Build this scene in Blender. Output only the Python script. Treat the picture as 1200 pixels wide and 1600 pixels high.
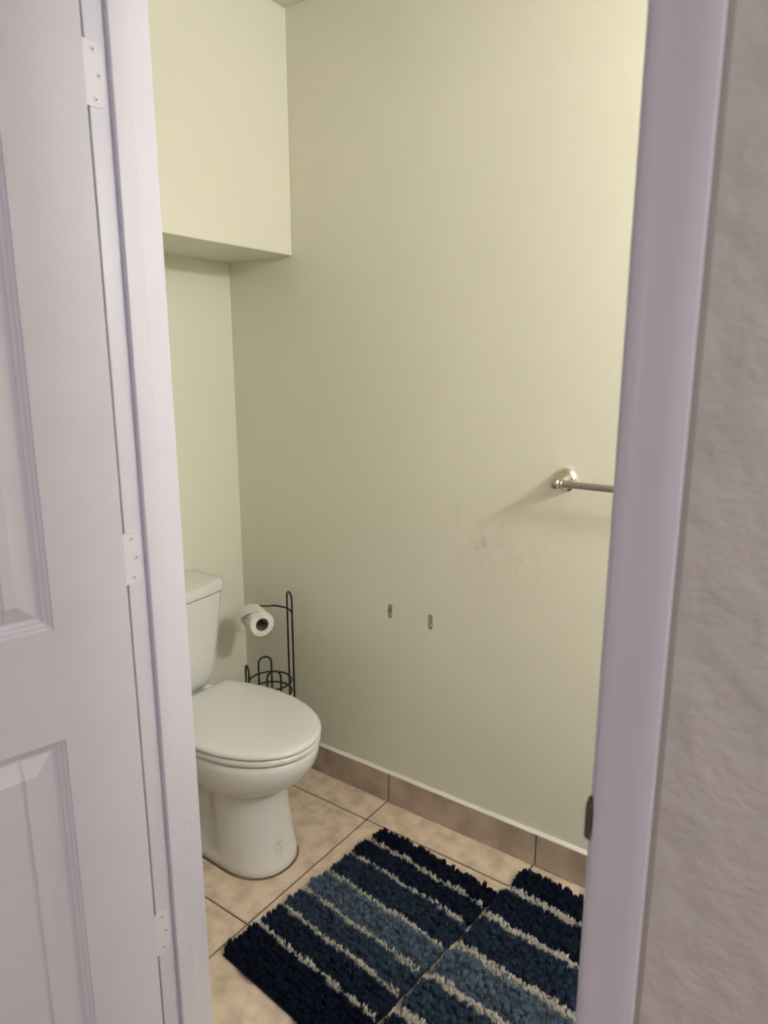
import bpy, bmesh, math, random
import numpy as np
from mathutils import Vector, Matrix
from mathutils.geometry import tessellate_polygon

for o in list(bpy.data.objects):
    bpy.data.objects.remove(o, do_unlink=True)
S = bpy.context.scene
COL = S.collection

# ------------------------------------------------------------------ camera
PSI = math.radians(35.4)
PITCH = math.atan(234 / 1080)
fh = Vector((-math.sin(PSI), math.cos(PSI), 0))
rt = Vector((math.cos(PSI), math.sin(PSI), 0))
fwd = fh * math.cos(PITCH) - Vector((0, 0, 1)) * math.sin(PITCH)
upc = Vector((0, 0, 1)) * math.cos(PITCH) + fh * math.sin(PITCH)
cam_d = bpy.data.cameras.new('camera')
cam = bpy.data.objects.new('camera', cam_d)
COL.objects.link(cam)
cam.matrix_world = Matrix(((rt.x, upc.x, -fwd.x, 0), (rt.y, upc.y, -fwd.y, 0), (rt.z, upc.z, -fwd.z, 1.404), (0, 0, 0, 1)))
cam_d.sensor_fit = 'AUTO'
cam_d.sensor_width = 36
cam_d.lens = 1080 / 1600 * 36
cam_d.clip_start = 0.02
cam_d.dof.use_dof = True
cam_d.dof.focus_distance = 1.85
cam_d.dof.aperture_fstop = 5.6
S.camera = cam

# ------------------------------------------------------------------ world, exposure
W = bpy.data.worlds.new('world')
S.world = W
W.use_nodes = True
W.node_tree.nodes['Background'].inputs[0].default_value = (0.5, 0.5, 0.55, 1)
W.node_tree.nodes['Background'].inputs[1].default_value = 0.0
S.view_settings.view_transform = 'Standard'
S.view_settings.look = 'None'
S.view_settings.gamma = 1
S.view_settings.use_curve_mapping = False
S.view_settings.exposure = -0.06

# lamp strengths used by the lamp builders below
BATH_GLOBE = 204.0
BATH_TINT = (1.0, 0.98, 1.03)
HALL_DOME = 64.0
HALL_TINT = (1.0, 0.95, 1.0)
ADDED_WINDOW = 1.7  # glow of the added hallway window
ADDED_WINDOW_TINT = (1.0, 0.95, 1.02)

# ------------------------------------------------------------------ helpers
class MB:
    def __init__(s): s.v = []; s.f = []
    def add(s, vs, fs):
        n = len(s.v); s.v += [tuple(p) for p in vs]; s.f += [tuple(n + i for i in f) for f in fs]
    def box(s, x0, x1, y0, y1, z0, z1, M=None):
        vs = [Vector((x, y, z)) for z in (z0, z1) for y in (y0, y1) for x in (x0, x1)]
        if M: vs = [M @ p for p in vs]
        s.add(vs, [(0, 2, 3, 1), (4, 5, 7, 6), (0, 1, 5, 4), (2, 6, 7, 3), (0, 4, 6, 2), (1, 3, 7, 5)])
    def loft(s, rings, cap0=True, cap1=True, closed=True):
        n = len(rings[0]); vs = [p for r in rings for p in r]; fs = []
        for i in range(len(rings) - 1):
            for j in range(n if closed else n - 1):
                k = (j + 1) % n
                fs.append((i * n + j, i * n + k, (i + 1) * n + k, (i + 1) * n + j))
        if cap0: fs.append(tuple(reversed(range(n))))
        if cap1: fs.append(tuple(range((len(rings) - 1) * n, len(rings) * n)))
        s.add(vs, fs)
    def tube(s, pts, r, n=10, closed=False):
        pts = [Vector(p) for p in pts]; m = len(pts); rings = []
        up = None
        for i in range(m):
            if closed: t = (pts[(i + 1) % m] - pts[i - 1]).normalized()
            else: t = (pts[min(i + 1, m - 1)] - pts[max(i - 1, 0)]).normalized()
            if up is None:
                up = Vector((0, 0, 1)) if abs(t.z) < .9 else Vector((1, 0, 0))
            a = t.cross(up).normalized(); b = a.cross(t).normalized(); up = b
            rings.append([pts[i] + a * (r * math.cos(2 * math.pi * k / n)) + b * (r * math.sin(2 * math.pi * k / n)) for k in range(n)])
        if closed: rings.append(rings[0]); s.loft(rings, False, False)
        else: s.loft(rings)
    def lathe(s, prof, c=(0, 0, 0), axis='Z', n=40, M=None):
        rings = []
        for r, h in prof:
            ring = []
            for k in range(n):
                a = 2 * math.pi * k / n
                p = Vector((r * math.cos(a), r * math.sin(a), h))
                if axis == '-Y': p = Vector((p.x, -h, p.y))
                if axis == '-X': p = Vector((-h, p.x, p.y))
                if M: p = M @ p
                ring.append(Vector(c) + p)
            rings.append(ring)
        s.loft(rings)
    def mesh(s, name):
        me = bpy.data.meshes.new(name); me.from_pydata(s.v, [], s.f); me.validate()
        bm = bmesh.new(); bm.from_mesh(me)
        bmesh.ops.remove_doubles(bm, verts=bm.verts, dist=1e-6)
        bmesh.ops.recalc_face_normals(bm, faces=bm.faces)
        bm.to_mesh(me); bm.free()
        return me
    def build(s, name, mat, parent=None, bevel=0, seg=2, smooth=False, subsurf=0, angle=35):
        me = s.mesh(name)
        if bevel:
            bm = bmesh.new(); bm.from_mesh(me)
            ed = [e for e in bm.edges if len(e.link_faces) == 2 and e.calc_face_angle(0) > math.radians(40)]
            bmesh.ops.bevel(bm, geom=ed, offset=bevel, segments=seg, affect='EDGES', profile=.5, clamp_overlap=True)
            bm.to_mesh(me); bm.free()
        me.materials.append(mat)
        if smooth:
            me.polygons.foreach_set('use_smooth', [True] * len(me.polygons))
            me.set_sharp_from_angle(angle=math.radians(angle))
        o = bpy.data.objects.new(name, me); COL.objects.link(o)
        if parent: o.parent = parent
        if subsurf:
            m = o.modifiers.new('sub', 'SUBSURF'); m.levels = subsurf; m.render_levels = subsurf
        return o

def tag(o, label=None, cat=None, group=None, kind=None):
    if label: o['label'] = label
    if cat: o['category'] = cat
    if group: o['group'] = group
    if kind: o['kind'] = kind
    return o
def empty(name, loc=(0, 0, 0)):
    o = bpy.data.objects.new(name, None); COL.objects.link(o); o.location = loc; o.empty_display_size = .05
    return o
def rel(o):                                    # give a world-space mesh child its parent's inverse
    o.matrix_parent_inverse = Matrix.Translation(-Vector(o.parent.location)); return o

def mat(name, col, rough=.5, metal=0, spec=.5, noise=None, bump=None, coat=0, second=None, emit=None):
    m = bpy.data.materials.new(name); m.use_nodes = True
    nt = m.node_tree; b = nt.nodes['Principled BSDF']
    b.inputs['Base Color'].default_value = (*col, 1)
    b.inputs['Roughness'].default_value = rough; b.inputs['Metallic'].default_value = metal
    b.inputs['Specular IOR Level'].default_value = spec
    b.inputs['Coat Weight'].default_value = coat
    if emit:
        b.inputs['Emission Color'].default_value = (*emit[0], 1); b.inputs['Emission Strength'].default_value = emit[1]
    tc = nt.nodes.new('ShaderNodeTexCoord')
    if noise:                                   # (scale, second colour, lo, hi, detail)
        n = nt.nodes.new('ShaderNodeTexNoise'); n.inputs['Scale'].default_value = noise[0]; n.inputs['Detail'].default_value = noise[4] if len(noise) > 4 else 6
        r = nt.nodes.new('ShaderNodeValToRGB')
        r.color_ramp.elements[0].position = noise[2]; r.color_ramp.elements[0].color = (*noise[1], 1)
        r.color_ramp.elements[1].position = noise[3]; r.color_ramp.elements[1].color = (*col, 1)
        nt.links.new(tc.outputs['Object'], n.inputs['Vector']); nt.links.new(n.outputs['Fac'], r.inputs['Fac'])
        nt.links.new(r.outputs['Color'], b.inputs['Base Color'])
    if bump:                                    # (scale, strength, distance, detail)
        n = nt.nodes.new('ShaderNodeTexNoise'); n.inputs['Scale'].default_value = bump[0]; n.inputs['Detail'].default_value = bump[3] if len(bump) > 3 else 3
        bp = nt.nodes.new('ShaderNodeBump'); bp.inputs['Strength'].default_value = bump[1]; bp.inputs['Distance'].default_value = bump[2]
        nt.links.new(tc.outputs['Object'], n.inputs['Vector']); nt.links.new(n.outputs['Fac'], bp.inputs['Height'])
        nt.links.new(bp.outputs['Normal'], b.inputs['Normal'])
    return m

def spots(m, marks, strength_col):
    """flat stains with a shape of their own: marks = [(centre, radii, opacity, noise scale)] in object space"""
    nt = m.node_tree; b = nt.nodes['Principled BSDF']; tc = nt.nodes.new('ShaderNodeTexCoord')
    sock = b.inputs['Base Color']
    src = sock.links[0].from_socket if sock.links else None
    for c, rad, op, ns in marks:
        mp = nt.nodes.new('ShaderNodeMapping'); mp.vector_type = 'POINT'
        mp.inputs['Scale'].default_value = [1 / r for r in rad]
        mp.inputs['Location'].default_value = [-a / r for a, r in zip(c, rad)]
        ln = nt.nodes.new('ShaderNodeVectorMath'); ln.operation = 'LENGTH'
        mr = nt.nodes.new('ShaderNodeMapRange'); mr.inputs[1].default_value = 1.0; mr.inputs[2].default_value = .2; mr.inputs[3].default_value = 0; mr.inputs[4].default_value = 1
        nz = nt.nodes.new('ShaderNodeTexNoise'); nz.inputs['Scale'].default_value = ns; nz.inputs['Detail'].default_value = 4
        mr2 = nt.nodes.new('ShaderNodeMapRange'); mr2.inputs[1].default_value = .45; mr2.inputs[2].default_value = .7; mr2.inputs[3].default_value = 0; mr2.inputs[4].default_value = op
        mu = nt.nodes.new('ShaderNodeMath'); mu.operation = 'MULTIPLY'
        mx = nt.nodes.new('ShaderNodeMix'); mx.data_type = 'RGBA'
        L = nt.links.new
        L(tc.outputs['Object'], mp.inputs['Vector']); L(mp.outputs[0], ln.inputs[0]); L(ln.outputs['Value'], mr.inputs[0])
        L(tc.outputs['Object'], nz.inputs['Vector']); L(nz.outputs['Fac'], mr2.inputs[0])
        L(mr.outputs[0], mu.inputs[0]); L(mr2.outputs[0], mu.inputs[1]); L(mu.outputs[0], mx.inputs[0])
        if src: L(src, mx.inputs[6])
        else: mx.inputs[6].default_value = b.inputs['Base Color'].default_value
        mx.inputs[7].default_value = (*strength_col, 1)
        src = mx.outputs[2]
    nt.links.new(src, sock)

PAINT = (.835, .82, .69)
M = {}
M['paint'] = mat('cream_wall_paint', PAINT, .42, spec=.35, bump=(260, .10, .002, 3))
M['paint_far'] = mat('cream_wall_paint_scuffed', PAINT, .42, spec=.35, noise=(2.2, (.825, .807, .677), .35, .6), bump=(260, .10, .002, 3))
M['ceiling'] = mat('ceiling_paint', (.78, .76, .69), .8, bump=(90, .35, .004))
M['hallwall'] = mat('textured_hall_wall', (.62, .585, .56), .6, noise=(14, (.585, .555, .535), .3, .7), bump=(24, .6, .012, 3))
M['trim'] = mat('white_trim_paint', (.67, .66, .745), .34, spec=.45, bump=(60, .06, .002), noise=(9, (.665, .655, .725), .35, .6))
M['door'] = mat('white_door_paint', (.69, .69, .765), .40, spec=.4, bump=(220, .07, .001), noise=(7, (.67, .665, .735), .3, .6))
M['hinge'] = mat('painted_hinge', (.70, .69, .745), .36, spec=.5)
M['screw'] = mat('screw_recess', (.20, .19, .17), .5, metal=.4)
M['grout'] = mat('brown_grout', (.10, .075, .055), .85, noise=(60, (.07, .05, .04), .3, .7))
M['tile'] = mat('beige_floor_tile', (.77, .63, .48), .38, spec=.4, noise=(18, (.56, .445, .33), .34, .58, 12), bump=(35, .06, .002))
M['base_tile'] = mat('taupe_baseboard_tile', (.53, .425, .34), .4, spec=.4, noise=(13, (.38, .30, .235), .36, .62, 10), bump=(35, .06, .002))
M['caulk'] = mat('white_caulk', (.82, .79, .68), .5)
M['china'] = mat('white_porcelain', (.80, .79, .75), .12, spec=.5, coat=.25)
M['china_seat'] = mat('white_seat_plastic', (.81, .81, .77), .22, spec=.5)
M['grime'] = mat('dirty_caulk', (.20, .14, .105), .8, noise=(40, (.12, .085, .065), .3, .7))
M['joint'] = mat('greyish_brown_strip', (.33, .30, .265), .8)
M['bolt'] = mat('white_bolt_cap', (.72, .72, .69), .35)
M['nickel'] = mat('brushed_nickel', (.52, .47, .41), .28, metal=1)
M['chrome'] = mat('polished_chrome', (.82, .80, .77), .1, metal=1)
M['steel'] = mat('dull_bracket_steel', (.55, .55, .53), .45, metal=.6, noise=(260, (.22, .22, .21), .38, .6))
M['hole'] = mat('raw_plasterboard', (.30, .285, .25), .9, noise=(120, (.12, .11, .10), .35, .65))
M['wire'] = mat('black_coated_wire', (.010, .009, .009), .38, spec=.4)
M['paper'] = mat('white_tissue', (.86, .83, .79), .9, bump=(90, .25, .002))
M['core'] = mat('brown_cardboard', (.23, .16, .115), .85)
M['backing'] = mat('rug_backing', (.012, .016, .028), .95)
M['white_pile'] = mat('white_pile', (.70, .66, .58), .9, noise=(150, (.5, .46, .40), .3, .6))
M['tagcloth'] = mat('white_tag_cloth', (.78, .75, .68), .8)
M['strike'] = mat('dark_strike_plate', (.14, .115, .10), .45, metal=.8)
M['globe'] = mat('frosted_globe', (.9, .88, .82), .4, emit=(BATH_TINT, BATH_GLOBE))
M['pane'] = mat('added_glow_pane', (.85, .87, .9), .5, emit=(ADDED_WINDOW_TINT, ADDED_WINDOW))
M['dome'] = mat('frosted_dome', (.9, .9, .9), .4, emit=(HALL_TINT, HALL_DOME))

spots(M['paint_far'], [((-.83, 1.654, .93), (.30, .05, .16), .10, 30), ((-.80, 1.654, .88), (.16, .05, .10), .12, 85), ((-.70, 1.654, .82), (.25, .05, .16), .05, 90),
                       ((-1.0, 1.654, .66), (.5, .05, .2), .06, 20), ((-.925, 1.654, 1.003), (.016, .05, .028), .5, 3), ((-.822, 1.654, .988), (.009, .05, .016), .8, 3),
                       ((-.808, 1.654, .991), (.008, .05, .014), .8, 3), ((-.868, 1.654, .905), (.022, .05, .018), .7, 40), ((-.84, 1.654, .92), (.02, .05, .03), .5, 50)], (.42, .38, .30))
spots(M['china_seat'], [((-1.42, 1.36, .44), (.05, .035, .03), .35, 30), ((-1.36, 1.36, .44), (.03, .03, .03), .3, 60)], (.52, .55, .53))
spots(M['china'], [((-1.225, 1.215, .075), (.03, .022, .035), .75, 210)], (.12, .10, .08))
spots(M['trim'], [((-.99, .74, .55), (.03, .04, .25), .3, 60), ((-.99, .75, 1.25), (.03, .03, .03), .35, 160)], (.5, .49, .5))

# ------------------------------------------------------------------ setting
XL, XR = -1.80, 1.05           # bathroom left (toilet) wall, right (vanity) wall
YF, YN = 1.654, .775          # towel wall, inner face of the doorway wall
ZC = 2.39
HX0, HX1, HY0 = -1.9, 1.9, -2.4   # hallway
DW0, DW1 = .652, .775         # doorway wall
JX0, JX1 = -1.0, -.197        # jamb faces
TOP = 2.045

# floor: grout bed with real tiles
fl = MB(); fl.box(HX0 - .1, HX1 + .1, HY0 - .1, YF + .1, -.06, -.0025)
floor = tag(fl.build('floor', M['grout']), 'beige square stone-look tile floor with dark brown grout lines', 'floor', kind='structure')
T = .508; gx0, gy0 = -1.157, 1.532; g = .0022
def tile_mesh(w, h):
    b = MB(); b.box(0, w, 0, h, -.012, 0)
    me = b.mesh('tile'); bm = bmesh.new(); bm.from_mesh(me)
    ed = [e for e in bm.edges if all(v.co.z > -.001 for v in e.verts)]
    bmesh.ops.bevel(bm, geom=ed, offset=.0014, segments=2, affect='EDGES'); bm.to_mesh(me); bm.free()
    me.materials.append(M['tile']); return me
cache = {}
ix0 = math.floor((HX0 - gx0) / T) ; iy0 = math.floor((HY0 - gy0) / T)
for i in range(ix0, 8):
    for j in range(iy0, 1):
        x0, x1 = gx0 + i * T, gx0 + (i + 1) * T; y0, y1 = gy0 + j * T, gy0 + (j + 1) * T
        lo = XL if y0 > .6 else HX0; hi = XR if y0 > .6 else HX1
        x0, x1 = max(x0, lo), min(x1, hi); y0, y1 = max(y0, HY0), min(y1, YF)
        if x1 - x0 < .02 or y1 - y0 < .02: continue
        k = (round(x1 - x0, 3), round(y1 - y0, 3))
        if k not in cache: cache[k] = tile_mesh(x1 - x0 - 2 * g, y1 - y0 - 2 * g)
        o = bpy.data.objects.new('tile', cache[k]); COL.objects.link(o); o.location = (x0 + g, y0 + g, 0); o.parent = floor

b = MB(); b.box(HX0 - .1, HX1 + .1, HY0 - .1, YF + .1, ZC, ZC + .08)
tag(b.build('ceiling', M['ceiling']), 'off-white ceiling showing only at the top above the soffit corner', 'ceiling', kind='structure')

# far wall, with the two open slots left by a removed paper holder
def slot(cx, cz, w, h, seed):
    rnd = random.Random(seed); pts = []
    base = [(-.8, -1), (0, -1.08), (.8, -.95), (1, -.7), (1.05, 0), (.98, .7), (.75, .98), (0, 1.03), (-.7, 1), (-.95, .75), (-1.12, 0), (-1, -.75)]
    for a, c in base: pts.append((cx + a * w / 2 * rnd.uniform(.9, 1.08), cz + c * h / 2 * rnd.uniform(.97, 1.04)))
    return pts
holes = [slot(-1.153, .655, .0165, .044, 3), slot(-1.008, .652, .0165, .045, 8)]
outer = [(XL - .1, 0), (XR + .1, 0), (XR + .1, ZC), (XL - .1, ZC)]
loops = [[Vector((x, 0, z)) for x, z in l] for l in [outer] + holes]
flat = [v for l in loops for v in l]
tris = tessellate_polygon([[Vector((v.x, v.z, 0)) for v in l] for l in loops])
wm = MB(); nfl = len(flat)
vs = [(v.x, YF, v.z) for v in flat] + [(v.x, YF + .1, v.z) for v in flat]
fs = [tuple(t) for t in tris] + [tuple(nfl + i for i in reversed(t)) for t in tris]
off = 0
for l in loops:
    n = len(l)
    for i in range(n):
        fs.append((off + i, off + (i + 1) % n, nfl + off + (i + 1) % n, nfl + off + i))
    off += n
wm.add(vs, fs)
wall_far = tag(wm.build('wall_far', M['paint_far']), 'large cream wall with scuffs, slots and the towel bar', 'wall', kind='structure')

b = MB(); b.box(XL - .1, XL, DW0, YF, 0, ZC)
tag(b.build('wall_left', M['paint']), 'narrow cream wall behind the toilet under the soffit', 'wall', kind='structure')
b = MB(); b.box(XR, XR + .1, DW1, YF, 0, ZC)
tag(b.build('wall_right', M['paint']), 'cream wall with the globe light, right of the doorway', 'wall', kind='structure')
b = MB(); b.box(XL + .0, -1.52, YN, YF, 1.722, ZC)
tag(b.build('soffit', M['paint'], bevel=.002), 'cream boxed soffit high above the toilet', 'soffit', kind='structure')
b = MB()
b.box(XL, JX0 - .019, .714, DW1, 0, ZC); b.box(JX1 + .019, XR, .714, DW1, 0, ZC); b.box(JX0 - .019, JX1 + .019, .714, DW1, TOP + .019, ZC)
tag(b.build('wall_door', M['paint']), 'cream bathroom side of the doorway wall', 'wall', kind='structure')
b = MB()
b.box(HX0, JX0 - .019, DW0, .714, 0, ZC); b.box(JX1 + .019, HX1, DW0, .714, 0, ZC); b.box(JX0 - .019, JX1 + .019, DW0, .714, TOP + .019, ZC)
tag(b.build('wall_front', M['hallwall']), 'greyish textured hallway wall right of the doorway', 'wall', kind='structure')
for nm, bb, lab in (('wall_hall_left', (HX0 - .1, HX0, HY0, DW0), 'pale hallway end wall behind the open door'),
                    ('wall_hall_right', (HX1, HX1 + .1, HY0, DW0), 'pale hallway end wall far to the right'),
                    ):
    b = MB(); b.box(*bb, 0, ZC); tag(b.build(nm, M['hallwall']), lab, 'wall', kind='structure')

WX0, WX1, WZ0, WZ1 = -1.05, .55, .75, 2.10  # unseen window, added so its glowing panes even out the far wall
b = MB()
for bb in ((HX0, WX0, 0, ZC), (WX1, HX1, 0, ZC), (WX0, WX1, 0, WZ0), (WX0, WX1, WZ1, ZC)): b.box(bb[0], bb[1], HY0 - .1, HY0, bb[2], bb[3])
tag(b.build('wall_hall_back', M['hallwall']), 'pale hallway wall opposite the doorway, with an added window', 'wall', kind='structure')
wn = tag(empty('added_window_1', (WX0, HY0, WZ0)), 'wide glowing window added in the unseen hallway to brighten the far wall', 'window', kind='structure')
wm_ = (WX0 + WX1) / 2
for x0, x1 in ((WX0, wm_), (wm_, WX1)):
    b = MB(); b.box(x0, x0 + .045, HY0 - .07, HY0 - .02, WZ0, WZ1); b.box(x1 - .045, x1, HY0 - .07, HY0 - .02, WZ0, WZ1)
    b.box(x0 + .045, x1 - .045, HY0 - .07, HY0 - .02, WZ0, WZ0 + .045); b.box(x0 + .045, x1 - .045, HY0 - .07, HY0 - .02, WZ1 - .045, WZ1)
    sa = rel(b.build('sash', M['trim'], wn))
    b = MB(); b.box(x0 + .04, x1 - .04, HY0 - .05, HY0 - .044, WZ0 + .04, WZ1 - .04)
    pn = b.build('pane', M['pane'], wn); rel(pn)
b = MB(); b.box(WX0 - .03, WX1 + .03, HY0, HY0 + .05, WZ0 - .03, WZ0); rel(b.build('sill', M['trim'], wn, bevel=.004))

# tiled baseboards
def base_tile(x0, x1, y0, y1, parent):
    b = MB(); b.box(x0, x1, y0, y1, .001, .102)
    return b.build('tile', M['base_tile'], parent, bevel=.0015)
bb = MB(); bb.box(XL, XR, YF - .006, YF - .0005, .001, .1005)
bfar = tag(bb.build('baseboard_far', M['grout']), 'row of taupe baseboard tiles along the towel bar wall', 'baseboard', kind='structure')
edges = [XL + .011] + [-1.150 + T * k for k in range(-1, 4) if XL + .02 < -1.150 + T * k < XR] + [XR]
for a, c in zip(edges[:-1], edges[1:]): base_tile(a + .0018, c - .0018, YF - .011, YF - .002, bfar)
cb = MB(); random.seed(4)
xs = np.linspace(XL, XR, 90); rings = []
for x in xs:
    d = random.uniform(-.0012, .0012)
    rings.append([(x, YF + .001, .101), (x, YF - .0112, .1012), (x, YF - .0112 + d * .4, .104 + d * .4), (x, YF - .003, .1075 + d), (x, YF + .001, .110 + d)])
cb.loft(rings); cb.build('caulk', M['caulk'], bfar, smooth=True)
bb = MB(); bb.box(XL, XL + .006, YN, YF - .012, .001, .1005)
bleft = tag(bb.build('baseboard_left', M['grout']), 'taupe baseboard tiles behind the toilet', 'baseboard', kind='structure')
for a, c in ((YN, 1.02), (1.024, 1.532), (1.536, YF - .012)): 
    b = MB(); b.box(XL + .002, XL + .011, a, c, .001, .102); b.build('tile', M['base_tile'], bleft, bevel=.0015)

# door frame
fr = tag(empty('trim_1', (JX0, DW0, 0)), 'white painted door frame around the bathroom doorway', 'door frame', kind='structure')
def fpart(b, name, m, bev=.0018, **k): return rel(b.build(name, m, fr, bevel=bev, seg=3, smooth=True, **k))
b = MB(); b.box(JX0 - .019, JX0, .6612, DW1 + .002, 0, TOP + .019); fpart(b, 'jamb', M['trim'])
b = MB(); b.box(JX1, JX1 + .019, DW0, DW1 + .002, 0, TOP + .019); fpart(b, 'jamb', M['trim'])
b = MB(); b.box(JX0, JX1, DW0, DW1 + .002, TOP, TOP + .019); fpart(b, 'head_jamb', M['trim'])
SY0, SY1 = .695, .729
b = MB(); b.box(JX0 - .001, JX0 + .012, SY0, SY1, 0, TOP); fpart(b, 'door_stop', M['trim'], .0025)
b = MB(); b.box(JX1 - .012, JX1 + .001, SY0, SY1, 0, TOP); fpart(b, 'door_stop', M['trim'], .0025)
b = MB(); b.box(JX0 + .012, JX1 - .012, SY0, SY1, TOP - .012, TOP + .001); fpart(b, 'door_stop', M['trim'], .0025)
# moulded casing, profile across its width (w from the opening, t proud of the wall)
PROF = [(0, 0), (0, .0100), (.0014, .0120), (.0040, .0130), (.014, .0138), (.0165, .0136), (.030, .0150), (.044, .0158), (.053, .0156), (.0565, .0146), (.058, .0125), (.058, 0)]
def casing(side):
    b = MB()
    x0 = (JX0 - .006) if side < 0 else (JX1 + .006)
    for z0, z1 in ((0, None),):
        lo = [(x0 + side * w, DW0 - t, 0) for w, t in PROF]
        hi = [(x0 + side * w, DW0 - t, TOP + .006 + w) for w, t in PROF]
        b.loft([lo, hi])
    return rel(b.build('casing', M['trim'], fr, smooth=True, angle=25))
casing(-1); casing(1)
b = MB(); b.loft([[(JX0 - .006 - w, DW0 - t, TOP + .006 + w) for w, t in PROF], [(JX1 + .006 + w, DW0 - t, TOP + .006 + w) for w, t in PROF]])
rel(b.build('casing', M['trim'], fr, smooth=True, angle=25))
b = MB(); xo = JX1 + .006 + .058  # narrow taupe strip along the casing's outer edge, darker than the trim
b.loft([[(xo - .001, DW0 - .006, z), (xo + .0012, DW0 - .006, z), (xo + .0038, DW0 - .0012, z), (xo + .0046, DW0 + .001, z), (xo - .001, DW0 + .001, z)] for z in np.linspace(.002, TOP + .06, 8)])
tag(rel(b.build('caulk', M['joint'], fr, smooth=True)), 'thin greyish brown strip beside the casing')
# strike plate with its lip curling round the jamb edge
b = MB(); zc = .936
rings = []
for z, e in ((zc - .023, .5), (zc - .020, .8), (zc - .014, .9), (zc + .014, .9), (zc + .020, .8), (zc + .023, .5)):
    f0 = DW0 + .035
    path = [(JX1 - .0006, f0), (JX1 - .0006, DW0 + .004), (JX1 - .0022 * e - .0006, DW0 - .004 * e), (JX1 - .0015 * e, DW0 - .012 * e), (JX1 + .004, DW0 - .015 * e)]
    inner = [(x + .0018, y + .0004) for x, y in reversed(path)]
    rings.append([(x, y, z) for x, y in path + inner])
b.loft(rings); rel(b.build('strike_plate', M['strike'], fr, smooth=True, angle=40))

# door leaf (opens into the hall)
TH = math.radians(103); DT = .035; DWD = .795; DZ0, DZ1 = .012, 2.04
HA = Vector((-1.003, .648))
def dpt(a, depth, z):      # a along the leaf from the hinge edge, depth behind the visible (bathroom) face
    bb_ = DT - depth; aa = a + .003
    return Vector((HA.x + aa * math.cos(TH) + bb_ * math.sin(TH), HA.y - aa * math.sin(TH) + bb_ * math.cos(TH), z))
door = tag(empty('door_1', (HA.x, HA.y, 0)), 'white moulded plank-panel door standing open at the left', 'door', kind='structure')
P0, P1 = .117, DWD - .117
PAN = [(P0, P1, .232, .815), (P0, P1, 1.000, 1.925)]
b = MB()
zs = [DZ0, .232, .815, 1.0, 1.925, DZ1]
for i in range(5):
    z0, z1 = zs[i], zs[i + 1]
    cols = [(0, P0), (P1, DWD)] if i in (1, 3) else [(0, P0), (P0, P1), (P1, DWD)]
    for a0, a1 in cols: b.add([dpt(a0, 0, z0), dpt(a1, 0, z0), dpt(a1, 0, z1), dpt(a0, 0, z1)], [(0, 1, 2, 3)])
b.add([dpt(a, d, z) for z in (DZ0, DZ1) for d in (0, DT) for a in (0, DWD)], [(0, 1, 5, 4), (2, 6, 7, 3), (0, 4, 6, 2), (1, 3, 7, 5), (0, 2, 3, 1), (4, 5, 7, 6)][1:])
# hinge edge strip, free edge, back
slab = rel(b.build('slab', M['door'], door))
RING = [(0, 0), (.0010, .0030), (.0056, .0054), (.0066, .0084), (.0120, .0112), (.0132, .0142), (.0180, .0164), (.0200, .0166)]
BEV = (.0480, .0015)
for (a0, a1, z0, z1) in PAN:
    b = MB()
    def rect(w, d): return [dpt(a0 + w, d, z0 + w), dpt(a1 - w, d, z0 + w), dpt(a1 - w, d, z1 - w), dpt(a0 + w, d, z1 - w)]
    b.loft([rect(w, d) for w, d in RING], False, False)
    w0, d0 = RING[-1]; w1, d1 = BEV
    # field columns with vee grooves
    fa0, fa1 = a0 + w1, a1 - w1; pl = (fa1 - fa0 - .040) / 5
    gs = [fa0 + .020 + pl * k for k in range(6)]
    ss = [(fa0, d1)]
    for gg in gs: ss += [(gg - .0038, d1), (gg - .0008, d1 + .0034), (gg + .0008, d1 + .0034), (gg + .0038, d1)]
    ss += [(fa1, d1)]
    oa = [a0 + w0 + (a1 - a0 - 2 * w0) * (s - fa0) / (fa1 - fa0) if s in (fa0, fa1) else s for s, _ in ss]
    lowo = [dpt(a, d0, z0 + w0) for a in oa]; lowi = [dpt(s, d, z0 + w1) for s, d in ss]
    upi = [dpt(s, d, z1 - w1) for s, d in ss]; upo = [dpt(a, d0, z1 - w0) for a in oa]
    b.loft([lowo, lowi, upi, upo], False, False, closed=False)
    b.add([lowo[0], lowi[0], upi[0], upo[0]], [(0, 1, 2, 3)]); b.add([lowo[-1], lowi[-1], upi[-1], upo[-1]], [(0, 1, 2, 3)])
    rel(b.build('panel', M['door'], door, smooth=True, angle=18))
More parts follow.
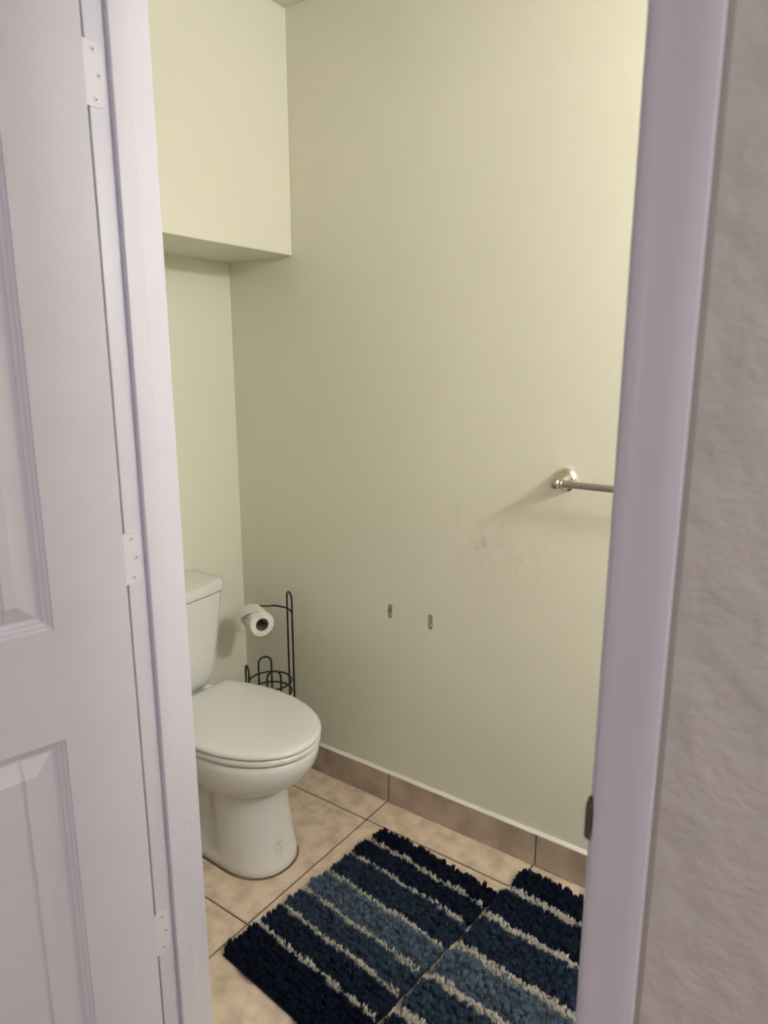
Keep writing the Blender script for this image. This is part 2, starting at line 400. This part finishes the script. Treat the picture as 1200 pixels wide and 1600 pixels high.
for hz in (1.8165, 1.080, .335):
    # leaf let into the jamb, round corners away from the knuckle
    b = MB(); y0, y1, hh, r = .652, .6885, .0445, .013
    out = [(y0, hz - hh), (y1 - r, hz - hh)] + [(y1 - r + r * math.cos(t), hz - hh + r + r * math.sin(t)) for t in np.linspace(-math.pi / 2, 0, 9)[1:]] + \
          [(y1 - r + r * math.cos(t), hz + hh - r + r * math.sin(t)) for t in np.linspace(0, math.pi / 2, 9)] + [(y0, hz + hh)]
    inn = [(y0 + (y - y0) * .985, hz + (z - hz) * .985) for y, z in out]
    b.loft([[(JX0 - .002, y, z) for y, z in out], [(JX0 + .0006, y, z) for y, z in out], [(JX0 + .0013, y, z) for y, z in inn]])
    hg = rel(b.build('hinge', M['hinge'], door, smooth=True, angle=30))
    for dy, dz in ((.672, .0335), (.6795, 0), (.672, -.0335)):
        c = MB(); c.lathe([(.0044, 0), (.0044, .0014), (.0036, .0022), (.0016, .0023)], (JX0, dy, hz + dz), n=18, M=Matrix.Rotation(math.pi / 2, 3, 'Y'))
        s_ = c.build('screw', M['hinge'], hg, smooth=True); s_.matrix_parent_inverse = Matrix.Identity(4)
        s_.matrix_parent_inverse = hg.matrix_parent_inverse.inverted() @ Matrix.Translation(-Vector(door.location))
        c = MB(); c.lathe([(.0017, 0), (.0017, .0026), (.0009, .0027)], (JX0, dy, hz + dz), n=10, M=Matrix.Rotation(math.pi / 2, 3, 'Y'))
        s2 = c.build('screw_recess', M['screw'], hg); s2.matrix_parent_inverse = s_.matrix_parent_inverse
    c = MB(); c.lathe([(.002, -.047), (.006, -.0445), (.006, .0445), (.002, .047)], (HA.x + .001, HA.y - .004, hz), n=16)
    s3 = c.build('knuckle', M['hinge'], hg, smooth=True); s3.matrix_parent_inverse = hg.matrix_parent_inverse.inverted() @ Matrix.Translation(-Vector(door.location))

kc = dpt(DWD - .065, 0, .936); kn = (dpt(DWD - .065, 0, .936) - dpt(DWD - .065, DT, .936)).normalized()
KM = kn.to_track_quat('Z', 'Y').to_matrix()
for sgn, c0 in ((1, kc), (-1, kc - kn * DT)):
    KM = (kn * sgn).to_track_quat('Z', 'Y').to_matrix()
    b = MB(); b.lathe([(.032, 0), (.032, .004), (.026, .009), (.013, .012), (.012, .030), (.020, .036), (.027, .046), (.028, .054), (.022, .063), (.004, .066)], tuple(c0), n=32, M=KM)
    tag(rel(b.build('knob', M['nickel'], door, smooth=True, angle=40)), 'round nickel door knob')

# ------------------------------------------------------------------ lamps
lt = tag(empty('vanity_light', (XR, .965, 2.12)), 'three-globe vanity light on the cream wall right of the doorway', 'lamp')
b = MB(); b.box(XR - .022, XR, .79, 1.14, 2.075, 2.165); rel(b.build('backplate', M['nickel'], lt, bevel=.006, smooth=True))
for y in (.855, .965, 1.075):
    b = MB(); b.lathe([(.028, .02), (.030, .03), (.030, .055), (.024, .06)], (XR, y, 2.12), '-X', 24); rel(b.build('socket', M['nickel'], lt, smooth=True))
    b = MB(); R = .048; pr = [(max(.001, R * math.sin(t)), .10 - R * math.cos(t)) for t in np.linspace(.45, math.pi, 16)]
    b.lathe(pr, (XR, y, 2.12), '-X', 28); rel(b.build('globe', M['globe'], lt, smooth=True, angle=60))
HLX, HLY = 1.2, -.05
hl = tag(empty('ceiling_light', (HLX, HLY, ZC)), 'round frosted dome light on the hallway ceiling', 'lamp')
b = MB(); b.lathe([(.17, -.002), (.175, -.008), (.175, -.028), (.165, -.032)], (HLX, HLY, ZC), n=40); rel(b.build('base', M['nickel'], hl, smooth=True))
b = MB(); b.lathe([(.162 * math.cos(t) + .001, -.030 - .075 * math.sin(t)) for t in np.linspace(0, math.pi / 2, 12)], (HLX, HLY, ZC), n=40); rel(b.build('shade', M['dome'], hl, smooth=True, angle=60))

# ------------------------------------------------------------------ toilet
TYC = 1.224
N = 72
def egg(front, back, xw, hw, z, hb=None, nb=2.6, nf=2.0, n=N):
    """outline: widest hw at x=xw, elliptic nose to 'front', squarer tail to 'back' """
    pts = []
    for k in range(n):
        t = 2 * math.pi * k / n; c, s = math.cos(t), math.sin(t)
        e = 2 / (nf if c >= 0 else nb)
        x = xw + (front - xw if c >= 0 else xw - back) * math.copysign(abs(c) ** e, c)
        y = hw * math.copysign(abs(s) ** e, s)
        pts.append(Vector((x, TYC + y, z)))
    return pts
toilet = tag(empty('toilet', (-1.45, TYC, 0)), 'white two-piece toilet with closed lid in the corner', 'toilet')
# pedestal and bowl in one china body
def ped(z, front, hwc, xw, hwb, back=-1.70):
    """column nose in front, narrower trapway behind"""
    pts = []
    half = []
    for t in np.linspace(0, math.pi / 2, 15): half.append((xw + (front - xw) * math.cos(t) ** .9, hwc * math.sin(t) ** .9))
    for q in np.linspace(0, 1, 12)[1:]:
        x = xw + (-1.46 - xw) * q; k = q * q * (3 - 2 * q); half.append((x, hwc + (hwb - hwc) * k))
    for x in np.linspace(-1.46, back + .05, 6)[1:]: half.append((x, hwb))
    for t in np.linspace(0, math.pi / 2, 6)[1:]: half.append((back + .05 - .05 * math.sin(t), hwb - .05 * (1 - math.cos(t)) if t < 1.5 else hwb * .5))
    half.append((back, 0))
    pts = [Vector((x, TYC + .006 + y, z)) for x, y in half] + [Vector((x, TYC + .006 - y, z)) for x, y in reversed(half[1:-1])]
    return pts
b = MB()
b.loft([ped(.0, -1.214, .106, -1.345, .104), ped(.006, -1.210, .110, -1.345, .108), ped(.028, -1.212, .109, -1.345, .106), ped(.040, -1.214, .108, -1.35, .092), ped(.055, -1.217, .107, -1.35, .074),
        ped(.10, -1.224, .104, -1.36, .066), ped(.16, -1.232, .101, -1.37, .064), ped(.215, -1.237, .101, -1.38, .066), ped(.245, -1.234, .106, -1.39, .07), ped(.265, -1.225, .115, -1.40, .08)])
rel(b.build('pedestal', M['china'], toilet, smooth=True, angle=50))
b = MB(); b.loft([ped(.0002, -1.2065, .1135, -1.345, .1115), ped(.0022, -1.2075, .1125, -1.345, .1105), ped(.0032, -1.211, .109, -1.345, .107)])
tag(rel(b.build('base_caulk', M['grime'], toilet, smooth=True)), 'dirty brown caulk line at the foot')
b = MB()
BW = [(.240, -1.262, .074, -1.50), (.2445, -1.246, .096, -1.53), (.252, -1.226, .115, -1.56), (.264, -1.202, .132, -1.60), (.281, -1.176, .148, -1.62), (.302, -1.152, .160, -1.63), (.325, -1.135, .168, -1.635), (.348, -1.125, .172, -1.64), (.368, -1.122, .174, -1.64), (.380, -1.124, .172, -1.64), (.3855, -1.130, .166, -1.635), (.387, -1.144, .153, -1.62)]
b.loft([egg(f, bk, -1.36, hw, z, nb=2.8, nf=2.05) for z, f, hw, bk in BW])
rel(b.build('bowl', M['china'], toilet, smooth=True, angle=60))
b = MB()   # deck under the tank
def rrect(x0, x1, hw, z, r, bow=0, n=8, y=TYC):
    pts = []
    for cx, cy, a0 in ((x1 - r, hw - r, 0), (x0 + r, hw - r, 90), (x0 + r, -hw + r, 180), (x1 - r, -hw + r, 270)):
        for k in range(n + 1):
            a = math.radians(a0 + 90 * k / n); px, py = cx + r * math.cos(a), cy + r * math.sin(a)
            if px > (x0 + x1) / 2: px += bow * (1 - (py / hw) ** 2)
            pts.append(Vector((px, y + py, z)))
    # front edge middle points for the bow
    out = []
    m = len(pts)
    for k in range(m):
        out.append(pts[k])
        if k == m - 1:
            p, q = pts[-1], pts[0]
            for u in np.linspace(0, 1, 8)[1:-1]:
                py = p.y + (q.y - p.y) * u - y
                out.append(Vector((x1 + bow * (1 - (py / hw) ** 2), y + py, z)))
    return out
b.loft([rrect(-1.765, -1.50, .10, .20, .05), rrect(-1.775, -1.50, .115, .30, .05), rrect(-1.78, -1.50, .125, .385, .05), rrect(-1.778, -1.51, .122, .392, .05)])
rel(b.build('tank_deck', M['china'], toilet, smooth=True, angle=50))
# tank
b = MB()
TK = [(.396, -1.745, -1.650, .112, .04, .006), (.400, -1.752, -1.640, .126, .05, .008), (.412, -1.760, -1.631, .140, .05, .010), (.432, -1.765, -1.628, .152, .05, .012), (.46, -1.770, -1.627, .161, .05, .014), (.52, -1.777, -1.628, .172, .048, .017), (.62, -1.783, -1.628, .187, .042, .020), (.700, -1.787, -1.627, .195, .034, .022)]
b.loft([rrect(x0, x1, hw, z, r, bow) for z, x0, x1, hw, r, bow in TK])
rel(b.build('tank', M['china'], toilet, smooth=True, angle=50))
b = MB()
TL = [(.7035, -1.790, -1.629, .193), (.705, -1.793, -1.624, .198), (.712, -1.794, -1.622, .200), (.726, -1.794, -1.623, .200), (.733, -1.793, -1.626, .197), (.7365, -1.790, -1.632, .192), (.738, -1.78, -1.644, .181)]
b.loft([rrect(x0, x1, hw, z, .030, .024) for z, x0, x1, hw in TL])
rel(b.build('tank_lid', M['china'], toilet, smooth=True, angle=50))
# flush lever on the tank's hidden front corner
b = MB(); b.lathe([(.014, 0), (.014, .006), (.010, .010), (.006, .022)], (-1.605, TYC - .135, .655), n=20, M=Matrix.Rotation(math.pi / 2, 3, 'Y'))
b.tube([(-1.585, TYC - .135, .655), (-1.583, TYC - .11, .652), (-1.583, TYC - .07, .645)], .0055, 10)
tag(rel(b.build('flush_lever', M['chrome'], toilet, smooth=True)), 'chrome flush lever')
# seat ring and lid
def lidout(front, hw, z, back=-1.578, hb=.142, grow=0):
    half = []
    front += grow; hw += grow; back -= grow; hb += grow
    xw = -1.375
    for t in np.linspace(0, math.pi / 2, 24): half.append((xw + (front - xw) * math.cos(t) ** .97, hw * math.sin(t) ** .97))
    for q in np.linspace(0, 1, 14)[1:]:
        x = xw + (back + .014 - xw) * q; half.append((x, hw + (hb - hw) * (q ** 2.0)))
    yc = half[-1][1]
    for t in np.linspace(0, math.pi / 2, 6)[1:]: half.append((back + .014 - .014 * math.sin(t), yc - .014 * (1 - math.cos(t))))
    for u in np.linspace(1, 0, 8)[1:]: half.append((back, (yc - .014) * u))
    return [Vector((x, TYC + y, z)) for x, y in half] + [Vector((x, TYC - y, z)) for x, y in reversed(half[1:-1])]
F, HW = -1.113, .178
b = MB(); b.loft([lidout(F, HW, .3905, grow=-.008), lidout(F, HW, .392, grow=-.004), lidout(F, HW, .396, grow=-.0015), lidout(F, HW, .402, grow=-.0015), lidout(F, HW, .407, grow=-.003), lidout(F, HW, .4085, grow=-.007)])
rel(b.build('seat', M['china_seat'], toilet, smooth=True, angle=60))
b = MB(); b.loft([lidout(F, HW, .4115, grow=-.006), lidout(F, HW, .413, grow=-.001), lidout(F, HW, .417, grow=.001), lidout(F, HW, .422, grow=0), lidout(F, HW, .4265, grow=-.004), lidout(F, HW, .4295, grow=-.012), lidout(F, HW, .4315, grow=-.03), lidout(F, HW, .433, grow=-.06), lidout(F, HW, .434, grow=-.10)])
rel(b.build('lid', M['china_seat'], toilet, smooth=True, angle=60))
for s in (-1, 1):
    b = MB(); b.loft([rrect(-1.605, -1.565, .016, .388, .008, y=TYC + s * .075), rrect(-1.605, -1.565, .016, .415, .008, y=TYC + s * .075), rrect(-1.600, -1.572, .012, .421, .006, y=TYC + s * .075)])
    rel(b.build('seat_hinge', M['china_seat'], toilet, smooth=True))
    b = MB(); b.lathe([(.013, 0), (.013, .010), (.009, .018), (.002, .021)], (-1.50, TYC + s * .088, .026), n=18)
    rel(b.build('bolt_cap', M['bolt'], toilet, smooth=True))

# ------------------------------------------------------------------ towel bar
TBX, TBZ, TBY = -.618, 1.117, 1.588
tb = tag(empty('towel_bar', (TBX + .305, YF, TBZ)), 'brushed nickel towel bar on the cream wall', 'towel bar')
for x in (TBX, TBX + .61):
    b = MB(); b.lathe([(.0300, 0), (.0305, .003), (.0285, .0055), (.0290, .0075), (.0268, .0095), (.0268, .0110), (.0245, .0130)], (x, YF, TBZ), '-Y', 48); rel(b.build('rosette', M['chrome'], tb, smooth=True, angle=28))
    b = MB(); b.lathe([(.0245, .0125), (.0235, .017), (.0205, .025), (.0165, .033), (.0128, .040), (.0108, .046), (.0112, .050), (.0095, .055), (.0095, .060)], (x, YF, TBZ), '-Y', 48); rel(b.build('post', M['nickel'], tb, smooth=True, angle=28))
    b = MB(); R = .0148; b.lathe([(max(.0005, R * math.sin(t)), -R * math.cos(t)) for t in np.linspace(0, math.pi, 20)], (x, TBY, TBZ), n=36); rel(b.build('ball_end', M['nickel'], tb, smooth=True, angle=60))
    s = 1 if x == TBX else -1
    b = MB(); b.lathe([(.0105, .010), (.0108, .0125), (.0108, .0165), (.0095, .018)], (x, TBY, TBZ), n=28, M=Matrix.Rotation(s * math.pi / 2, 3, 'Y')); rel(b.build('collar', M['nickel'], tb, smooth=True, angle=28))
b = MB(); b.tube([(TBX + .008, TBY, TBZ), (TBX + .3, TBY, TBZ), (TBX + .602, TBY, TBZ)], .0085, 28); rel(b.build('bar', M['nickel'], tb, smooth=True))

# ------------------------------------------------------------------ brackets left in the wall slots
for i, (hx, hz_) in enumerate(((-1.153, .655), (-1.008, .652))):
    e = tag(empty('mounting_bracket', (hx, YF + .01, hz_)), ('dull metal bracket in the wall slot nearer the toilet', 'dull metal bracket in the wall slot nearer the towel bar')[i], 'bracket', 'brackets left in the wall slots')
    b = MB(); b.box(hx - .007, hx + .007, YF + .0035, YF + .005, hz_ - .020, hz_ + .020)
    b.box(hx - .007, hx - .0058, YF + .0008, YF + .005, hz_ - .019, hz_ + .015 - .02 * i)
    rel(b.build('plate', M['steel'], e, bevel=.0004))
    b = MB(); b.box(hx - .02, hx + .02, YF + .016, YF + .02, hz_ - .03, hz_ + .03); rel(b.build('plasterboard', M['hole'], e))
    for dz in (.009, -.010):
        b = MB(); b.lathe([(.0042, -.004), (.0042, -.0022), (.003, -.001), (.0012, -.0008)], (hx + .001, YF, hz_ + dz), '-Y', 16); rel(b.build('screw', M['chrome'] if dz < 0 else M['steel'], e, smooth=True))

# ------------------------------------------------------------------ paper stand
HC = Vector((-1.566, 1.540, 0)); RR = .0715
er = Vector((.815, .579, 0)); ef = Vector((-.579, .815, 0))
st = tag(empty('paper_stand', HC), 'black wire toilet paper stand in the corner beside the toilet', 'paper holder')
wr = .0031
def ringpts(r, z, n=48): return [HC + Vector((r * math.cos(2 * math.pi * k / n), r * math.sin(2 * math.pi * k / n), z)) for k in range(n)]
for z in (.012, .165, .314, .352):
    b = MB(); b.tube(ringpts(RR, z), wr, 8, closed=True); rel(b.build('ring', M['wire'], st, smooth=True))
b = MB(); b.lathe([(RR, .004), (RR, .007), (.002, .008)], tuple(HC), n=40); rel(b.build('base_plate', M['wire'], st, smooth=True, angle=30))
rod_front = None
for dL, dD, top in ((-.38, .925, .407), (.33, -.944, .420), (-.91, -.41, .420), (.88, .475, .655)):
    rad = (er * dL + ef * dD).normalized(); tan = Vector((-rad.y, rad.x, 0))
    w = .0225; cc = HC + rad * (RR + wr * 1.6)
    pts = [cc - tan * w + Vector((0, 0, z)) for z in np.linspace(.006, top - w, 8)]
    pts += [cc - tan * (w * math.cos(t)) + Vector((0, 0, top - w + w * math.sin(t))) for t in np.linspace(0, math.pi, 17)[1:-1]]
    pts += [cc + tan * w + Vector((0, 0, z)) for z in np.linspace(top - w, .006, 8)]
    b = MB(); b.tube(pts, wr, 8); rel(b.build('tall_loop' if top > .6 else 'loop', M['wire'], st, smooth=True))
    if top > .6: rod_front = cc - tan * w if (cc - tan * w).dot(ef) < (cc + tan * w).dot(ef) else cc + tan * w
ax = Vector((.908, -.414, 0)).normalized(); rf = Vector((-1.546, 1.494, .572)); RC, RO, RLn = .0215, .0410, .100
rb = rf - ax * RLn
rz = Vector((0, 0, RC - wr - .0005))
ctrl = [rod_front + Vector((0, 0, .588)), rod_front + Vector((-.012, -.010, .605)), Vector((-1.546, 1.552, .6205)), Vector((-1.586, 1.566, .606)), Vector((-1.632, 1.576, .594)), rb - ax * .026 + Vector((0, .016, .022)), rb - ax * .022 + Vector((0, .003, 0)) + rz, rb - ax * .008 + rz, rb + ax * .05 + rz, rf + ax * .028 + rz]
def cr(ps, n=8):
    out = []; ps = [ps[0] * 2 - ps[1]] + ps + [ps[-1] * 2 - ps[-2]]
    for i in range(1, len(ps) - 2):
        for k in range(n):
            t = k / n; a, b_, c, d = ps[i - 1:i + 3]
            out.append(.5 * ((2 * b_) + (c - a) * t + (2 * a - 5 * b_ + 4 * c - d) * t * t + (3 * b_ - a - 3 * c + d) * t ** 3))
    return out + [ps[-2]]
b = MB(); b.tube(cr(ctrl), wr, 8); rel(b.build('arm', M['wire'], st, smooth=True))
b = MB(); R = .0048; b.lathe([(max(.0004, R * math.sin(t)), -R * math.cos(t)) for t in np.linspace(0, math.pi, 12)], tuple(rf + ax * .030 + rz), n=16); rel(b.build('arm_tip', M['wire'], st, smooth=True, angle=60))
# roll
roll = tag(empty('toilet_paper_roll', rb), 'partly used white toilet paper roll hanging on the black wire stand', 'toilet paper')
up = Vector((0, 0, 1)); sd = up.cross(ax)
def circ(c, r, n=56, wob=0): return [c + sd * (r * (1 + wob * math.sin(3 * t + .5)) * math.cos(t)) + up * (r * (1 + wob * math.sin(2 * t)) * math.sin(t)) for t in [2 * math.pi * k / n for k in range(n)]]
b = MB()
b.loft([circ(rb, RC), circ(rb, RO - .003, wob=.01), circ(rb + ax * .003, RO, wob=.01), circ(rf - ax * .003, RO, wob=.01), circ(rf, RO - .003, wob=.01), circ(rf, RC)], False, False)
rel(b.build('paper', M['paper'], roll, smooth=True, angle=45))
b = MB(); b.loft([circ(rb + ax * .001, RC), circ(rf - ax * .001, RC), circ(rf - ax * .001, RC - .001), circ(rb + ax * .001, RC - .001), circ(rb + ax * .001, RC)], False, False)
rel(b.build('cardboard_core', M['core'], roll, smooth=True))
# loose sheet lifting off at the back upper left
rings = []
for q in np.linspace(0, 1, 12):
    t = math.radians(95 + 70 * q); r = RO + .0008 + .012 * q ** 2
    off = sd * (r * math.cos(t)) + up * (r * math.sin(t))
    o2 = sd * ((r + .0007) * math.cos(t)) + up * ((r + .0007) * math.sin(t))
    rings.append([rb + ax * .001 + off, rf - ax * (.001 + .055 * q) + off, rf - ax * (.001 + .055 * q) + o2, rb + ax * .001 + o2])
b = MB(); b.loft(rings); rel(b.build('loose_sheet', M['paper'], roll, smooth=True))

# ------------------------------------------------------------------ shaggy striped rugs
def pile_mesh(name, u0, u1, v0, v1, h, spacing, rad, seed, wob, lean_out=.006, clump=.012, m=None, rnd_ends=False):
    rs = np.random.RandomState(seed)
    nu, nv = int((u1 - u0) / spacing), max(1, int((v1 - v0) / spacing))
    U, V = np.meshgrid(np.linspace(u0, u1, nu), np.linspace(v0, v1, nv)); U = U.ravel(); V = V.ravel(); n = U.size
    U = U + rs.uniform(-.5, .5, n) * spacing; V = V + rs.uniform(-.5, .5, n) * spacing
    if rnd_ends:
        cr_ = .014; off = rs.uniform(0, .005)
        du = np.maximum(0, cr_ - (U - u0 - off)); du2 = np.maximum(0, cr_ - (u1 - U)); dv = np.maximum(0, cr_ - np.minimum(V - v0, v1 - V))
        keep = (U > u0 + off) & (np.hypot(np.maximum(du, du2), dv) < cr_)
        U = U[keep]; V = V[keep]; n = U.size
    fv = (V - v0) / (v1 - v0)
    V = V + wob(U) * 1.0
    # clump centres on a jittered grid
    ci = np.floor(U / clump).astype(int); cj = np.floor(V / clump).astype(int)
    key = (ci * 73856093 ^ cj * 19349663) & 0xffff
    tab = rs.uniform(-1, 1, (65536, 4))
    cu = (ci + .5 + .35 * tab[key, 0]) * clump; cv = (cj + .5 + .35 * tab[key, 1]) * clump
    H = h * (1 + .22 * tab[key, 2] + rs.uniform(-.16, .12, n))
    edge = np.clip((fv - .5) * 2, -1, 1) ** 5 * lean_out
    fu = (U - u0) / (u1 - u0); edgeu = np.clip((fu - .5) * 2, -1, 1) ** 25 * lean_out
    tu = U + (cu - U) * .55 + tab[key, 3] * .0045 + rs.normal(0, .0018, n) + edgeu
    tv = V + (cv - V) * .55 + tab[key, 2] * .004 + rs.normal(0, .0018, n) + edge
    prof = 1 - .35 * np.abs((fv - .5) * 2) ** 6
    H = H * prof
    verts = np.zeros((n, 7, 3), np.float32)
    ang = rs.uniform(0, 6.28, n)
    for k in range(3):
        a = ang + k * 2.0944
        verts[:, k, 0] = U + rad * np.cos(a); verts[:, k, 1] = V + rad * np.sin(a); verts[:, k, 2] = .003
        mu = U * .55 + tu * .45; mv = V * .55 + tv * .45
        verts[:, 3 + k, 0] = mu + rad * 1.1 * np.cos(a); verts[:, 3 + k, 1] = mv + rad * 1.1 * np.sin(a); verts[:, 3 + k, 2] = .003 + H * .68
    verts[:, 6, 0] = tu; verts[:, 6, 1] = tv; verts[:, 6, 2] = .003 + H
    base = (np.arange(n) * 7)[:, None]
    tri = np.array([[0, 1, 4], [0, 4, 3], [1, 2, 5], [1, 5, 4], [2, 0, 3], [2, 3, 5], [3, 4, 6], [4, 5, 6], [5, 3, 6]])
    F_ = (base[:, :, None] + tri[None]).reshape(-1, 3)
    me = bpy.data.meshes.new(name)
    nf = len(F_)
    me.vertices.add(n * 7); me.vertices.foreach_set('co', verts.ravel())
    me.loops.add(nf * 3); me.loops.foreach_set('vertex_index', F_.astype(np.int32).ravel())
    me.polygons.add(nf); me.polygons.foreach_set('loop_start', np.arange(0, nf * 3, 3, dtype=np.int32))
    me.polygons.foreach_set('use_smooth', np.ones(nf, bool))
    me.update(calc_edges=True); me.materials.append(m)
    return me

def pile_mat(name, c, k):
    return mat(name, tuple(min(1, x * 1.25) for x in c), .95, spec=.12, noise=(55, tuple(x * .62 for x in c), .32, .68, 3))
STR = [('black navy', (.0075, .012, .026)), ('dark navy', (.012, .020, .041)), ('deep slate navy', (.026, .044, .076)), ('slate blue', (.115, .168, .225)),
       ('dark slate blue', (.048, .076, .118)), ('midnight navy', (.016, .028, .054)), ('blackish navy', (.0075, .012, .026))]
PM = [pile_mat('pile_' + nm.replace(' ', '_'), c, 0) for nm, c in STR]

def rug(tl, rot, width, length, bounds, gap, label, seed, taggy):
    r = empty('bath_rug', (tl[0], tl[1], .0005)); r.rotation_euler = (0, 0, rot)
    tag(r, label, 'rug', 'striped shaggy bath rugs')
    # local: u along +x, v along -y
    b = MB(); b.box(.004, width - .004, -length + .004, -.004, 0, .004); b.build('backing', M['backing'], r, bevel=.001)
    rnd = random.Random(seed)
    for i in range(7):
        v0, v1 = bounds[i], bounds[i + 1]
        a, p, a2, p2 = rnd.uniform(.0012, .0028), rnd.uniform(0, 6), rnd.uniform(.001, .002), rnd.uniform(0, 6)
        wob = lambda u, a=a, p=p, a2=a2, p2=p2: a * np.sin(u * 32 + p) + a2 * np.sin(u * 75 + p2)
        neg = lambda u, w=wob: w(u)
        me = pile_mesh('pile_stripe', 0, width, -v1 + gap * .5, -v0 - gap * .5, .0215, .0021, .00115, seed + i, neg, lean_out=.005, clump=.015, m=PM[i], rnd_ends=True)
        o = bpy.data.objects.new('pile_stripe', me); COL.objects.link(o); o.parent = r; o['kind'] = 'stuff'; o['label'] = STR[i][0] + ' shaggy pile stripe'
        if i < 6:
            me = pile_mesh('white_line', .012, width - .010, -v1 - gap * .60, -v1 + gap * .60, .0185, .0019, .0011, seed + 40 + i, neg, lean_out=.0, clump=.007, m=M['white_pile'])
            o = bpy.data.objects.new('white_line', me); COL.objects.link(o); o.parent = r; o['kind'] = 'stuff'; o['label'] = 'thin white pile line'
    if taggy:
        b = MB(); rings = []
        for q in np.linspace(0, 1, 8):
            x = .014 - .034 * q; z = .004 + .010 * math.sin(q * math.pi) * (1 - q) + .0015
            rings.append([(x, -taggy - .012, z), (x, -taggy + .012, z + .001), (x, -taggy + .012, z + .0018), (x, -taggy - .012, z + .0008)])
        b.loft(rings); tag(b.build('label_tag', M['tagcloth'], r, smooth=True), 'small white cloth label tag')
    return r
rug((-1.080, 1.520), math.radians(-5.5), .408, .605, [0, .070, .150, .245, .336, .413, .492, .605], .010, 'smaller blue striped shaggy bath rug beside the toilet', 11, .478)
rug((-.658, 1.612), math.radians(-4.6), .51, .81, [0, .103, .222, .346, .460, .574, .690, .81], .019, 'larger blue striped shaggy bath rug beneath the towel bar', 57, 0)
